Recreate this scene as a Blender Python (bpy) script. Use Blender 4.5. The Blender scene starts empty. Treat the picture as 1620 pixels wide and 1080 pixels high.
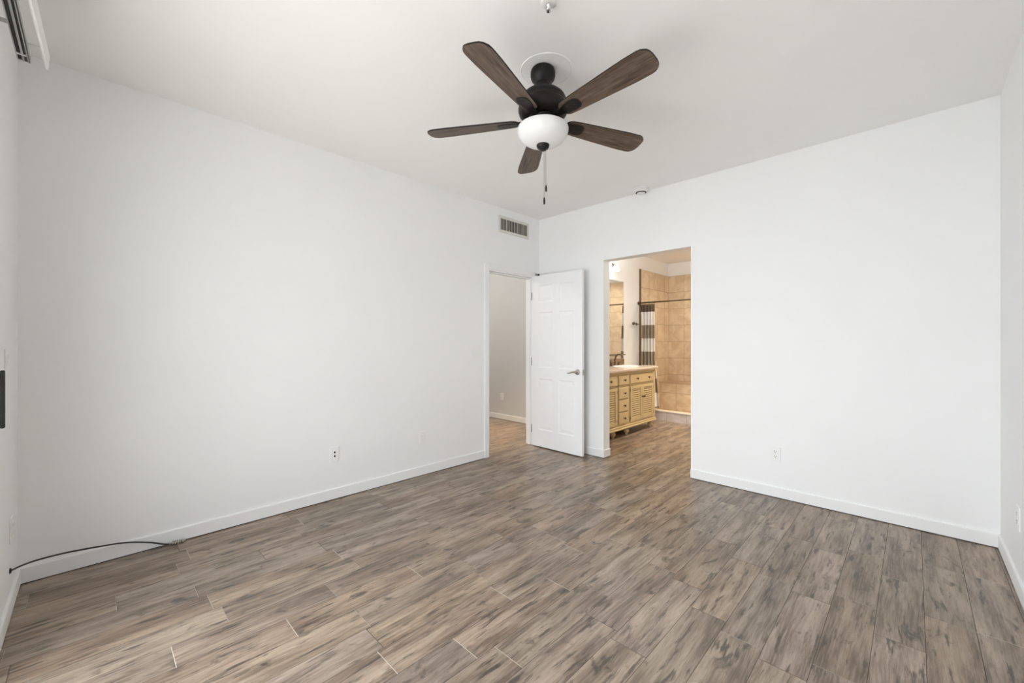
import bpy, bmesh, math, random
from mathutils import Vector, Matrix
random.seed(7)
PI = math.pi
S = bpy.context.scene
C = S.collection

# ------------------------------------------------------------------ camera
cam_d = bpy.data.cameras.new('camera')
cam = bpy.data.objects.new('camera', cam_d)
C.objects.link(cam)
S.camera = cam
cam_d.sensor_width = 36.0
cam_d.lens = 36.0 * 649.0 / 1620.0
cam_d.clip_start = 0.01
cam.location = (3.288, -3.835, 1.25)
cam.rotation_euler = (PI / 2, 0, math.radians(44.4))

# ------------------------------------------------------------------ daylight, exposure
W = bpy.data.worlds.new('sky')
S.world = W
W.use_nodes = True
bg = W.node_tree.nodes['Background']
bg.inputs['Color'].default_value = (0.91, 0.96, 1.0, 1)
bg.inputs['Strength'].default_value = 1.0
# open sky straight out from the sliding door is brighter than the sky to either side
wt = W.node_tree
w_co = wt.nodes.new('ShaderNodeTexCoord'); w_sp = wt.nodes.new('ShaderNodeSeparateXYZ')
wt.links.new(w_co.outputs['Generated'], w_sp.inputs[0])
w_mr = wt.nodes.new('ShaderNodeMapRange')
for i_, v_ in ((1, -0.50), (2, -1.0), (3, 5.3), (4, 10.2)):
    w_mr.inputs[i_].default_value = v_
wt.links.new(w_sp.outputs[1], w_mr.inputs[0])
w_mx = wt.nodes.new('ShaderNodeMapRange')
for i_, v_ in ((1, 0.05), (2, 0.9), (3, 1.0), (4, 0.62)):
    w_mx.inputs[i_].default_value = v_
wt.links.new(w_sp.outputs[0], w_mx.inputs[0])
w_mu = wt.nodes.new('ShaderNodeMath'); w_mu.operation = 'MULTIPLY'
wt.links.new(w_mr.outputs[0], w_mu.inputs[0]); wt.links.new(w_mx.outputs[0], w_mu.inputs[1])
wt.links.new(w_mu.outputs[0], bg.inputs['Strength'])
S.view_settings.view_transform = 'Standard'
S.view_settings.look = 'None'
S.view_settings.exposure = 0.04
S.view_settings.gamma = 1.0
S.view_settings.use_curve_mapping = False
S.cycles.max_bounces = 14
S.cycles.diffuse_bounces = 9
S.cycles.glossy_bounces = 6
S.cycles.transparent_max_bounces = 12
S.cycles.caustics_reflective = False
S.cycles.caustics_refractive = False
S.cycles.sample_clamp_indirect = 8.0

# room numbers (metres)
RW = 3.663          # width along the back wall
NY = -4.106          # wall with the sliding door
H = 2.74
T = 0.12
BH = 2.70           # bathroom ceiling
BY = 3.69           # shower back wall
BX = 2.40           # bathroom right wall
SX0, SX1, SZ = 0.74, 2.98, 2.20   # sliding door opening
OX0, OX1, OZ = 0.909, 1.828, 2.122  # opening to the bathroom
DY0, DY1, DZ = -0.845, -0.095, 2.03  # doorway to the hall
HY = 0.765          # hall end wall

def lamp(name, kind, loc, power, color, rot=(0, 0, 0), **kw):
    d = bpy.data.lights.new(name, kind)
    d.energy = power
    d.color = color
    for k, v in kw.items():
        setattr(d, k, v)
    o = bpy.data.objects.new(name, d)
    o.location = loc
    o.rotation_euler = rot
    C.objects.link(o)
    return o

# the sun stands high over the side of the house: it lights the patio but does not enter the room
lamp('sun', 'SUN', (6, -8, 8), 19.5, (1.0, 0.97, 0.93), (math.radians(-6), math.radians(42), 0), angle=0.009)
# portal: marks the sliding door opening through which the sky lights the room
po = lamp('daylight_portal', 'AREA', ((SX0 + SX1) / 2, NY - T - 0.02, SZ / 2), 1, (1, 1, 1), (PI / 2, 0, 0),
          shape='RECTANGLE', size=SX1 - SX0, size_y=SZ)
po.data.cycles.is_portal = True
# vanity lamp, then unseen lamps added to light the bathroom and hall
lamp('vanity_lamp', 'POINT', (0.20, 1.42, 2.36), 9, (1.0, 0.97, 0.92), shadow_soft_size=0.06)
lamp('bathroom_fill_lamp', 'POINT', (1.35, 1.35, 2.50), 21, (1.0, 0.98, 0.94), shadow_soft_size=0.12)
lamp('bathroom_fill_spot', 'SPOT', (1.25, 1.75, 2.69), 240, (1.0, 0.83, 0.62), shadow_soft_size=0.06, spot_size=math.radians(95), spot_blend=0.9)  # added spot that brightens the bathroom floor more than its walls
lamp('shower_fill_spot', 'SPOT', (1.20, 3.00, 2.69), 90, (1.0, 0.90, 0.74), shadow_soft_size=0.06, spot_size=math.radians(150), spot_blend=0.9)  # added unseen spot over the shower
lamp('hall_fill_lamp', 'POINT', (-1.7, -0.9, 2.50), 44, (1.0, 0.97, 0.93), shadow_soft_size=0.12)
lamp('hall_fill_spot', 'SPOT', (-1.05, -0.30, 2.72), 300, (1.0, 0.72, 0.42), shadow_soft_size=0.06, spot_size=math.radians(58), spot_blend=0.9)  # added spot that warms the hall floor

# ------------------------------------------------------------------ materials
class NT:
    """small helper for writing node maths"""
    def __init__(s, name):
        s.m = bpy.data.materials.new(name)
        s.m.use_nodes = True
        s.t = s.m.node_tree
        s.b = s.t.nodes['Principled BSDF']
        s.out = s.t.nodes['Material Output']
    def put(s, sock, v):
        if hasattr(v, 'node'):
            s.t.links.new(v, sock)
        elif isinstance(v, (tuple, list)) and len(v) == 3 and sock.type == 'RGBA':
            sock.default_value = (*v, 1)
        else:
            sock.default_value = v
    def n(s, kind, **kw):
        o = s.t.nodes.new(kind)
        for k, v in kw.items():
            setattr(o, k, v)
        return o
    def M(s, op, a, b=0.0, c=0.0):
        o = s.n('ShaderNodeMath', operation=op)
        s.put(o.inputs[0], a); s.put(o.inputs[1], b); s.put(o.inputs[2], c)
        return o.outputs[0]
    def xyz(s):
        g = s.n('ShaderNodeNewGeometry')
        q = s.n('ShaderNodeSeparateXYZ')
        s.t.links.new(g.outputs['Position'], q.inputs[0])
        return q.outputs
    def obj(s):
        g = s.n('ShaderNodeTexCoord')
        q = s.n('ShaderNodeSeparateXYZ')
        s.t.links.new(g.outputs['Object'], q.inputs[0])
        return q.outputs
    def vec(s, a, b, c=0.0):
        o = s.n('ShaderNodeCombineXYZ')
        s.put(o.inputs[0], a); s.put(o.inputs[1], b); s.put(o.inputs[2], c)
        return o.outputs[0]
    def noise(s, v, scale, detail=4.0, rough=0.55, dist=0.0):
        o = s.n('ShaderNodeTexNoise')
        if v is not None:
            s.put(o.inputs['Vector'], v)
        s.put(o.inputs['Scale'], scale); s.put(o.inputs['Detail'], detail)
        s.put(o.inputs['Roughness'], rough); s.put(o.inputs['Distortion'], dist)
        return o.outputs['Fac']
    def white(s, v):
        o = s.n('ShaderNodeTexWhiteNoise', noise_dimensions='3D')
        s.put(o.inputs['Vector'], v)
        return o.outputs['Value']
    def mr(s, v, a, b, c=0.0, d=1.0, smooth=True):
        o = s.n('ShaderNodeMapRange', interpolation_type='SMOOTHSTEP' if smooth else 'LINEAR')
        s.put(o.inputs[0], v); s.put(o.inputs[1], a); s.put(o.inputs[2], b); s.put(o.inputs[3], c); s.put(o.inputs[4], d)
        return o.outputs[0]
    def mix(s, f, a, b, mode='MIX'):
        o = s.n('ShaderNodeMix', data_type='RGBA', blend_type=mode)
        s.put(o.inputs[0], f); s.put(o.inputs[6], a); s.put(o.inputs[7], b)
        return o.outputs[2]
    def bump(s, h, strength=0.2, dist=0.002):
        o = s.n('ShaderNodeBump')
        s.put(o.inputs['Height'], h); s.put(o.inputs['Strength'], strength); s.put(o.inputs['Distance'], dist)
        s.t.links.new(o.outputs[0], s.b.inputs['Normal'])
    def base(s, c, rough=0.5, metal=0.0):
        s.put(s.b.inputs['Base Color'], c); s.put(s.b.inputs['Roughness'], rough); s.put(s.b.inputs['Metallic'], metal)
        return s.m

def plain(name, c, rough=0.5, metal=0.0, var=0.04, scale=9.0):
    k = NT(name)
    f = k.noise(k.vec(*k.obj()[:3]), scale, 3)
    d = tuple(x * (1 - var) for x in c)
    e = tuple(min(1, x * (1 + var)) for x in c)
    return k.base(k.mix(f, d, e), rough, metal)

def paint(name, c, rough=0.6, bump=0.12):
    k = NT(name)
    p = k.vec(*k.xyz()[:3])
    f = k.noise(p, 1.3, 3, 0.6)
    g = k.noise(p, 9.0, 4, 0.6, 0.5)
    col = k.mix(k.mr(f, 0.35, 0.7), tuple(x * 0.985 for x in c), c)
    scuff = k.M('MULTIPLY', k.mr(g, 0.68, 0.82), 0.10)
    col = k.mix(scuff, col, tuple(x * 0.8 for x in c))
    k.bump(k.noise(p, 170.0, 3, 0.6), bump, 0.001)
    return k.base(col, rough)

def floor_mat():
    k = NT('wood_plank_tile')
    x, y, z = k.xyz()[:3]
    PW, PL = 0.158, 0.615
    u = k.M('DIVIDE', k.M('SUBTRACT', x, 0.005), PW)
    row = k.M('FLOOR', u)
    fu = k.M('SUBTRACT', u, row)
    off = k.white(k.vec(row, 3.7, 1.3))
    v = k.M('ADD', k.M('DIVIDE', y, PL), k.M('MULTIPLY', off, 7.0))
    col = k.M('FLOOR', v)
    fv = k.M('SUBTRACT', v, col)
    r1 = k.white(k.vec(row, col, 0.5))
    r2 = k.white(k.vec(col, row, 4.5))
    r3 = k.white(k.vec(row, col, 9.5))
    # each plank's own window into the grain
    sx = k.M('ADD', x, k.M('MULTIPLY', r1, 37.0))
    sy = k.M('ADD', y, k.M('MULTIPLY', r2, 53.0))
    wob = k.noise(k.vec(k.M('MULTIPLY', sx, 5.0), k.M('MULTIPLY', sy, 2.2), 2.0), 1.0, 2)
    sxw = k.M('ADD', sx, k.M('MULTIPLY', wob, 0.035))
    broad = k.noise(k.vec(k.M('MULTIPLY', sxw, 13.0), k.M('MULTIPLY', sy, 1.7), 0.0), 1.0, 3, 0.55)
    fine = k.noise(k.vec(k.M('MULTIPLY', sxw, 95.0), k.M('MULTIPLY', sy, 5.0), 5.0), 1.0, 5, 0.7)
    hair = k.noise(k.vec(k.M('MULTIPLY', sxw, 260.0), k.M('MULTIPLY', sy, 22.0), 8.0), 1.0, 3, 0.7)
    streak = k.noise(k.vec(k.M('MULTIPLY', sxw, 34.0), k.M('MULTIPLY', sy, 4.2), 11.0), 1.0, 5, 0.62)
    knot = k.noise(k.vec(k.M('MULTIPLY', sxw, 14.0), k.M('MULTIPLY', sy, 6.5), 17.0), 1.0, 4, 0.6, 0.6)
    c = k.mix(k.mr(broad, 0.33, 0.68), (0.125, 0.082, 0.053), (0.330, 0.243, 0.172))
    c = k.mix(k.M('MULTIPLY', k.mr(fine, 0.42, 0.72), 0.55), c, (0.42, 0.335, 0.255))
    c = k.mix(k.M('MULTIPLY', k.mr(fine, 0.50, 0.28), 0.50), c, (0.080, 0.053, 0.036))
    c = k.mix(k.M('MULTIPLY', k.mr(hair, 0.50, 0.30), 0.35), c, (0.07, 0.05, 0.038))
    c = k.mix(k.M('MULTIPLY', k.mr(streak, 0.54, 0.66), 0.88), c, (0.050, 0.036, 0.027))
    kn = k.M('MULTIPLY', k.mr(knot, 0.58, 0.73), 0.86)
    c = k.mix(kn, c, (0.042, 0.035, 0.027))
    # plank to plank tone: light, dark, a few reddish or greyish
    hs = k.n('ShaderNodeHueSaturation')
    k.put(hs.inputs['Hue'], k.mr(r3, 0, 1, 0.4955, 0.5045, False))
    k.put(hs.inputs['Saturation'], k.mr(r2, 0, 1, 0.78, 1.02, False))
    k.put(hs.inputs['Value'], k.mr(r1, 0, 1, 0.94, 1.20, False))
    k.put(hs.inputs['Color'], c)
    c = hs.outputs[0]
    eu = k.M('MULTIPLY', k.M('MINIMUM', fu, k.M('SUBTRACT', 1.0, fu)), PW)
    ev = k.M('MULTIPLY', k.M('MINIMUM', fv, k.M('SUBTRACT', 1.0, fv)), PL)
    gu = k.mr(eu, 0.0007, 0.0017, 1.0, 0.0)
    gv = k.mr(ev, 0.0010, 0.0018, 1.0, 0.0)
    glint_joint = k.mr(k.white(k.vec(col, row, 21.5)), 0.45, 0.55)  # some cross joints painted pale, as grout catching the light
    c = k.mix(k.M('MULTIPLY', gu, 0.82), c, (0.055, 0.042, 0.032))
    c = k.mix(gv, c, k.mix(glint_joint, (0.10, 0.078, 0.060), (0.50, 0.45, 0.38)))
    g = k.M('MAXIMUM', gu, gv)
    hgt = k.M('SUBTRACT', k.M('MULTIPLY', fine, 0.05), g)
    k.bump(hgt, 0.25, 0.0012)
    rough = k.mr(fine, 0.3, 0.7, 0.285, 0.36)
    k.b.inputs['Specular IOR Level'].default_value = 0.55
    rough = k.M('MAXIMUM', rough, k.M('MULTIPLY', g, 0.8))
    return k.base(c, rough)

def tile_mat(name, ca, cb, size, ox, oy, oz, axes='xz', rough=0.3):
    """square stone tiles; axes picks which two world axes run along the surface"""
    k = NT(name)
    p = dict(zip('xyz', k.xyz()[:3]))
    o = dict(x=ox, y=oy, z=oz)
    a, b = axes
    u = k.M('DIVIDE', k.M('SUBTRACT', p[a], o[a]), size)
    v = k.M('DIVIDE', k.M('SUBTRACT', p[b], o[b]), size)
    iu, iv = k.M('FLOOR', u), k.M('FLOOR', v)
    fu, fv = k.M('SUBTRACT', u, iu), k.M('SUBTRACT', v, iv)
    r = k.white(k.vec(iu, iv, 1.5))
    q = k.vec(k.M('ADD', p[a], k.M('MULTIPLY', r, 31.0)), k.M('ADD', p[b], k.M('MULTIPLY', r, 17.0)), 0.0)
    cl = k.noise(q, 5.5, 5, 0.6, 0.9)
    pit = k.noise(q, 30.0, 3, 0.7)
    c = k.mix(k.mr(cl, 0.32, 0.68), ca, cb)
    c = k.mix(k.M('MULTIPLY', k.mr(pit, 0.62, 0.75), 0.25), c, tuple(x * 0.6 for x in ca))
    c = k.mix(k.M('MULTIPLY', r, 0.35), c, tuple(x * 0.86 for x in ca))
    e = k.M('MULTIPLY', k.M('MINIMUM', k.M('MINIMUM', fu, k.M('SUBTRACT', 1.0, fu)), k.M('MINIMUM', fv, k.M('SUBTRACT', 1.0, fv))), size)
    g = k.mr(e, 0.0018, 0.0032, 1.0, 0.0)
    c = k.mix(g, c, (0.33, 0.22, 0.12))
    k.bump(k.M('SUBTRACT', 1.0, g), 0.4, 0.002)
    return k.base(c, k.M('MAXIMUM', rough, k.M('MULTIPLY', g, 0.8)))

def blade_mat():
    k = NT('weathered_brown_wood')
    x, y, z = k.obj()[:3]
    f = k.noise(k.vec(k.M('MULTIPLY', x, 5.0), k.M('MULTIPLY', y, 90.0), 0.0), 1.0, 5, 0.68)
    b = k.noise(k.vec(k.M('MULTIPLY', x, 3.0), k.M('MULTIPLY', y, 16.0), 4.0), 1.0, 3, 0.6)
    c = k.mix(k.mr(b, 0.35, 0.68), (0.088, 0.056, 0.040), (0.165, 0.118, 0.090))
    c = k.mix(k.M('MULTIPLY', k.mr(f, 0.52, 0.36), 0.85), c, (0.030, 0.018, 0.012))
    c = k.mix(k.M('MULTIPLY', k.mr(f, 0.56, 0.74), 0.45), c, (0.26, 0.20, 0.16))
    k.bump(f, 0.2, 0.001)
    return k.base(c, 0.5)

def curtain_mat():
    k = NT('striped_curtain_fabric')
    x, y, z = k.xyz()[:3]
    band = k.M('MODULO', k.M('FLOOR', k.M('DIVIDE', k.M('SUBTRACT', 1.952, z), 0.217)), 2.0)
    first = k.M('GREATER_THAN', z, 1.70)
    brown = k.mix(first, (0.37, 0.315, 0.24), (0.15, 0.105, 0.07))
    w = k.noise(k.vec(x, y, z), 260.0, 2)
    c = k.mix(band, brown, (0.84, 0.82, 0.79))
    k.bump(w, 0.15, 0.0008)
    return k.base(c, 0.75)

def glass_mat():
    k = NT('window_glass')
    tr = k.n('ShaderNodeBsdfTransparent')
    gl = k.n('ShaderNodeBsdfGlossy'); gl.inputs['Roughness'].default_value = 0.0
    fr = k.n('ShaderNodeFresnel')
    # same reflectance on the way in and out of the pane
    ge = k.n('ShaderNodeNewGeometry')
    k.put(fr.inputs['IOR'], k.M('ADD', 1.45, k.M('MULTIPLY', ge.outputs['Backfacing'], 1 / 1.45 - 1.45)))
    mx = k.n('ShaderNodeMixShader')
    k.t.links.new(fr.outputs[0], mx.inputs[0])
    k.t.links.new(tr.outputs[0], mx.inputs[1])
    k.t.links.new(gl.outputs[0], mx.inputs[2])
    k.t.links.new(mx.outputs[0], k.out.inputs['Surface'])
    return k.m

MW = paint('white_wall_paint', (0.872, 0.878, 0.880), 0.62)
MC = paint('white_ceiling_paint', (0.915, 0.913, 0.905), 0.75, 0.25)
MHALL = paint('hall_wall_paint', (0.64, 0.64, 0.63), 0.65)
MT = plain('white_trim_enamel', (0.85, 0.855, 0.855), 0.55, 0, 0.01)
MD = plain('white_door_enamel', (0.89, 0.90, 0.91), 0.42, 0, 0.01)
MF = floor_mat()
MPL = plain('white_plastic', (0.86, 0.86, 0.85), 0.34, 0, 0.01)
MDK = plain('black_slot', (0.015, 0.015, 0.015), 0.6)
MBR = plain('oil_rubbed_bronze', (0.012, 0.010, 0.008), 0.42, 0.0)
MBR.node_tree.nodes['Principled BSDF'].inputs['Specular IOR Level'].default_value = 0.28
MBL = blade_mat()
MNI = plain('satin_nickel', (0.46, 0.43, 0.40), 0.28, 1.0)
MCR = plain('polished_chrome', (0.75, 0.75, 0.75), 0.12, 1.0)
MAL = plain('brushed_aluminium', (0.46, 0.455, 0.44), 0.38, 0.8)
MVB = plain('cream_painted_wood', (0.60, 0.465, 0.255), 0.42, 0, 0.05, 14)
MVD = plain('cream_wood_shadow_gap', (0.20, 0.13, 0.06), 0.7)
MCT = plain('cream_marble_top', (0.72, 0.60, 0.51), 0.18, 0, 0.10, 20)
MPO = plain('white_porcelain', (0.86, 0.86, 0.85), 0.12, 0, 0.01)
MBZ = plain('brushed_bronze_metal', (0.16, 0.115, 0.08), 0.3, 0.9)
MBS = plain('brown_stone_backsplash', (0.27, 0.18, 0.11), 0.25, 0, 0.25, 30)
MCAB = plain('black_coaxial_cable', (0.014, 0.013, 0.012), 0.45)
MBD = plain('shaded_tile_edge', (0.15, 0.09, 0.055), 0.4, 0.4)
TA, TB = (0.62, 0.48, 0.32), (0.78, 0.66, 0.49)
MTS = tile_mat('beige_tile_side', TA, TB, 0.303, 0, 2.61, 2.46, 'yz')
MTB = tile_mat('beige_tile_back', TA, TB, 0.303, 0.0, 0, 2.46, 'xz')
MTN = tile_mat('beige_tile_bench', TA, TB, 0.322, 0.0, 0, 0.344, 'xz')
MTF = tile_mat('beige_tile_shower_floor', TA, TB, 0.303, 0.0, 2.61, 0, 'xy')
MTC = tile_mat('pale_tile_curb', (0.60, 0.55, 0.52), (0.72, 0.68, 0.66), 0.305, 0.22, 0, -0.14, 'xz', 0.25)
MCUR = curtain_mat()
MGL = glass_mat()
MPAT = plain('patio_concrete', (0.62, 0.61, 0.59), 0.85, 0, 0.10, 5)
def bowl_mat():
    k = NT('frosted_white_glass')
    k.put(k.b.inputs['Emission Color'], (1.0, 0.985, 0.96))
    k.put(k.b.inputs['Emission Strength'], 0.06)  # faint glow added to the bowl glass
    return k.base(k.mix(k.noise(None, 4.0, 2), (0.70, 0.70, 0.70), (0.72, 0.72, 0.72)), 0.22)
MBO = bowl_mat()
def lit_mat():
    k = NT('lit_lamp_glass')
    k.put(k.b.inputs['Emission Color'], (1.0, 0.88, 0.72))
    k.put(k.b.inputs['Emission Strength'], 3.0)
    return k.base(k.mix(k.noise(None, 4.0, 2), (0.85, 0.82, 0.76), (0.9, 0.87, 0.8)), 0.3)
MLIT = lit_mat()
k_ = NT('silvered_mirror')
MMI = k_.base(k_.mix(k_.noise(None, 2.0, 2), (0.86, 0.87, 0.86), (0.88, 0.89, 0.88)), 0.01, 1.0)

# ------------------------------------------------------------------ mesh helpers
def box(bm, x0, x1, y0, y1, z0, z1, mat=0, rot=None, bev=0.0, seg=1):
    g = bmesh.ops.create_cube(bm, size=1.0)
    vs = g['verts']
    m = Matrix.Translation(((x0 + x1) / 2, (y0 + y1) / 2, (z0 + z1) / 2)) @ (rot or Matrix()) @ Matrix.Diagonal((abs(x1 - x0), abs(y1 - y0), abs(z1 - z0), 1))
    bmesh.ops.transform(bm, matrix=m, verts=vs)
    fs = list({f for v in vs for f in v.link_faces})
    for f in fs:
        f.material_index = mat
    if bev:
        es = list({e for v in vs for e in v.link_edges})
        bmesh.ops.bevel(bm, geom=es, offset=bev, segments=seg, profile=0.5, affect='EDGES', clamp_overlap=True)
    return vs

def lathe(bm, prof, n=40, center=(0, 0, 0), mat=0, axis='z', smooth=True):
    rings = []
    cx, cy, cz = center
    def pt(r, h, a):
        c_, s_ = math.cos(a) * r, math.sin(a) * r
        if axis == 'z':
            return (cx + c_, cy + s_, cz + h)
        if axis == 'x':
            return (cx + h, cy + c_, cz + s_)
        return (cx + c_, cy + h, cz + s_)
    for r, h in prof:
        if r < 1e-6:
            rings.append([bm.verts.new(pt(0, h, 0))])
        else:
            rings.append([bm.verts.new(pt(r, h, 2 * PI * i / n)) for i in range(n)])
    for a, b in zip(rings, rings[1:]):
        for i in range(n):
            j = (i + 1) % n
            if len(a) == 1 and len(b) == 1:
                continue
            if len(a) == 1:
                f = bm.faces.new((a[0], b[i], b[j]))
            elif len(b) == 1:
                f = bm.faces.new((a[i], a[j], b[0]))
            else:
                f = bm.faces.new((a[i], a[j], b[j], b[i]))
            f.material_index = mat
            f.smooth = smooth
    return rings

def tube(bm, pts, r, n=10, mat=0, cap=True):
    pts = [Vector(p) for p in pts]
    rs = r if isinstance(r, (list, tuple)) else [r] * len(pts)
    rings = []
    a = None
    for i, p in enumerate(pts):
        d = (pts[min(i + 1, len(pts) - 1)] - pts[max(i - 1, 0)]).normalized()
        if a is None:
            a = d.cross(Vector((0, 0, 1)))
            if a.length < 1e-3:
                a = d.cross(Vector((1, 0, 0)))
        a = (a - d * a.dot(d)).normalized()
        b = d.cross(a).normalized()
        rings.append([bm.verts.new(p + (a * math.cos(2 * PI * k / n) + b * math.sin(2 * PI * k / n)) * rs[i]) for k in range(n)])
    for q, w in zip(rings, rings[1:]):
        for i in range(n):
            f = bm.faces.new((q[i], q[(i + 1) % n], w[(i + 1) % n], w[i]))
            f.smooth = True
            f.material_index = mat
    if cap:
        for q in (rings[0], rings[-1]):
            f = bm.faces.new(q)
            f.material_index = mat

def prism(bm, outline, z0, z1, mat=0, smooth=False):
    a = [bm.verts.new((x, y, z0)) for x, y in outline]
    b = [bm.verts.new((x, y, z1)) for x, y in outline]
    n = len(outline)
    fs = [bm.faces.new(a), bm.faces.new(b)]
    for i in range(n):
        fs.append(bm.faces.new((a[i], a[(i + 1) % n], b[(i + 1) % n], b[i])))
    for f in fs:
        f.material_index = mat
    return a + b

def spline(pts, n=8):
    out = []
    P = [Vector(p) for p in pts]
    for i in range(len(P) - 1):
        p0, p1, p2, p3 = P[max(i - 1, 0)], P[i], P[i + 1], P[min(i + 2, len(P) - 1)]
        for k in range(n):
            t = k / n
            out.append(0.5 * ((2 * p1) + (p2 - p0) * t + (2 * p0 - 5 * p1 + 4 * p2 - p3) * t * t + (3 * p1 - p0 - 3 * p2 + p3) * t ** 3))
    out.append(P[-1])
    return out

def obj(name, bm, mats, parent=None, loc=None, rot=None):
    bmesh.ops.recalc_face_normals(bm, faces=bm.faces[:])
    me = bpy.data.meshes.new(name)
    bm.to_mesh(me)
    bm.free()
    for m in (mats if isinstance(mats, (list, tuple)) else [mats]):
        me.materials.append(m)
    o = bpy.data.objects.new(name, me)
    C.objects.link(o)
    if parent:
        o.parent = parent
    if loc:
        o.location = loc
    if rot:
        o.rotation_euler = rot
    return o

def tag(o, label, cat, group=None):
    o['label'] = label
    o['category'] = cat
    if group:
        o['group'] = group
    return o

def thing(name, label, cat, loc=(0, 0, 0), rot=(0, 0, 0), group=None):
    o = bpy.data.objects.new(name, None)
    o.empty_display_size = 0.05
    C.objects.link(o)
    o.location = loc
    o.rotation_euler = rot
    return tag(o, label, cat, group)

def struct(name, bm, mats, parent=None, label=None):
    o = obj(name, bm, mats, parent)
    if not parent:
        o['kind'] = 'structure'
    if label:
        o['label'] = label
    return o

def boxes(*bs, bev=0.0):
    bm = bmesh.new()
    for b in bs:
        box(bm, *b, bev=bev)
    return bm

# ------------------------------------------------------------------ room shell
HX = -3.5
HY0 = -2.5
struct('floor', boxes((HX, RW + T, NY - T, BY + T, -0.10, 0.0)), MF)
struct('ceiling', boxes((HX - T, RW + T, NY - T, T, H, H + 0.1)), MC)
struct('ceiling_bathroom', boxes((-T, BX + T, T, BY + T, BH, BH + 0.1)), MC)
struct('ceiling_hall', boxes((HX - T, -T, T, HY + T, H, H + 0.1)), MC)
struct('wall_left', boxes((-T, 0, NY - T, DY0, 0, H), (-T, 0, DY1, T, 0, H), (-T, 0, DY0, DY1, DZ, H)), MW)
struct('wall_back', boxes((0, OX0, 0, T, 0, H), (OX1, RW + T, 0, T, 0, H), (OX0, OX1, 0, T, OZ, H)), MW)
struct('wall_right', boxes((RW, RW + T, NY - T, 0, 0, H)), MW)
struct('wall_front', boxes((0, SX0, NY - T, NY, 0, H), (SX1, RW, NY - T, NY, 0, H), (SX0, SX1, NY - T, NY, SZ, H)), MW)
struct('wall_bathroom_left', boxes((-T, 0, T, BY, 0, BH)), MW)
struct('wall_bathroom_back', boxes((-T, BX + T, BY + 0.012, BY + T, 0, BH)), MW)
struct('wall_bathroom_right', boxes((BX, BX + T, T, BY, 0, BH)), MW)
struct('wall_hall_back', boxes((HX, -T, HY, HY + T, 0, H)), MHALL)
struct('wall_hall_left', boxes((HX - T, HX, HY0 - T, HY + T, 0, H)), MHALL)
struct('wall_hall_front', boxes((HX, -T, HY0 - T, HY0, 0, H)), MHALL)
struct('ground', boxes((-3, 7, NY - 6, NY - T, -0.16, -0.04)), MPAT, label='pale concrete patio outside the sliding door')

def baseboard(name, pts, side, h=0.085, t=0.011):
    """straight run from pts[0] to pts[1]; side is the unit vector into the room; a dark gap is left at the floor"""
    (x0, y0), (x1, y1) = pts
    bm = bmesh.new()
    d = Vector((x1 - x0, y1 - y0, 0)); L = d.length; d.normalize()
    s = Vector((side[0], side[1], 0))
    prof = [(0, 0.005), (t, 0.005), (t, h * 0.93), (t * 0.85, h * 0.985), (t * 0.65, h), (0, h)]
    rings = []
    for k in (0, L):
        rings.append([bm.verts.new(Vector((x0, y0, 0)) + d * k + s * a + Vector((0, 0, z))) for a, z in prof])
    n = len(prof)
    for i in range(n):
        bm.faces.new((rings[0][i], rings[0][(i + 1) % n], rings[1][(i + 1) % n], rings[1][i]))
    bm.faces.new(rings[0]); bm.faces.new(rings[1])
    # dark line between board and floor
    p = [(x0, y0), (x1, y1), (x1 + s.x * (t - 0.003), y1 + s.y * (t - 0.003)), (x0 + s.x * (t - 0.003), y0 + s.y * (t - 0.003))]
    prism(bm, p, 0.0, 0.0055, 1)
    return struct(name, bm, [MT, MVDK])
MVDK = plain('dark_base_line', (0.035, 0.030, 0.026), 0.9)
baseboard('baseboard_left', ((0, NY), (0, DY0 - 0.062)), (1, 0))
baseboard('baseboard_back_left', ((0.016, 0), (OX0, 0)), (0, -1))
baseboard('baseboard_back_right', ((OX1, 0), (RW, 0)), (0, -1))
baseboard('baseboard_right', ((RW, 0), (RW, NY)), (-1, 0))
baseboard('baseboard_front', ((0.014, NY), (SX0 - 0.03, NY)), (0, 1))
baseboard('baseboard_front_right', ((SX1 + 0.03, NY), (RW, NY)), (0, 1))
baseboard('baseboard_opening', ((OX0, -0.014), (OX0, T)), (1, 0))
baseboard('baseboard_hall_back', ((HX, HY), (-T, HY)), (0, -1))
baseboard('baseboard_hall_left', ((HX, HY), (HX, HY0)), (1, 0))
baseboard('baseboard_bathroom_right', ((BX, T), (BX, 2.44)), (-1, 0))

# casing and jamb of the hall doorway
cw, ct = 0.062, 0.016
bm = bmesh.new()
for (y0, y1, z0, z1) in ((DY0 - cw, DY0, 0, DZ + cw), (DY1, DY1 + cw, 0, DZ + cw), (DY0, DY1, DZ, DZ + cw)):
    box(bm, 0.0, ct, y0, y1, z0, z1, bev=0.004)
struct('trim_1', bm, MT)
bm = bmesh.new()
box(bm, -T - 0.002, 0.004, DY0, DY0 + 0.012, 0, DZ)
box(bm, -T - 0.002, 0.004, DY1 - 0.012, DY1, 0, DZ)
box(bm, -T - 0.002, 0.004, DY0 + 0.012, DY1 - 0.012, DZ - 0.012, DZ)
box(bm, -0.085, -0.045, DY0 + 0.012, DY0 + 0.024, 0, DZ - 0.012)
box(bm, -0.085, -0.045, DY1 - 0.024, DY1 - 0.012, 0, DZ - 0.012)
box(bm, -0.085, -0.045, DY0 + 0.024, DY1 - 0.024, DZ - 0.024, DZ - 0.012)
jamb = struct('trim_2', bm, MT)
bm = bmesh.new()
box(bm, -0.036, -0.010, DY0 + 0.012, DY0 + 0.0140, 0.88, 0.945)
obj('strike_plate', bm, MNI, jamb)
bm = bmesh.new()
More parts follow.
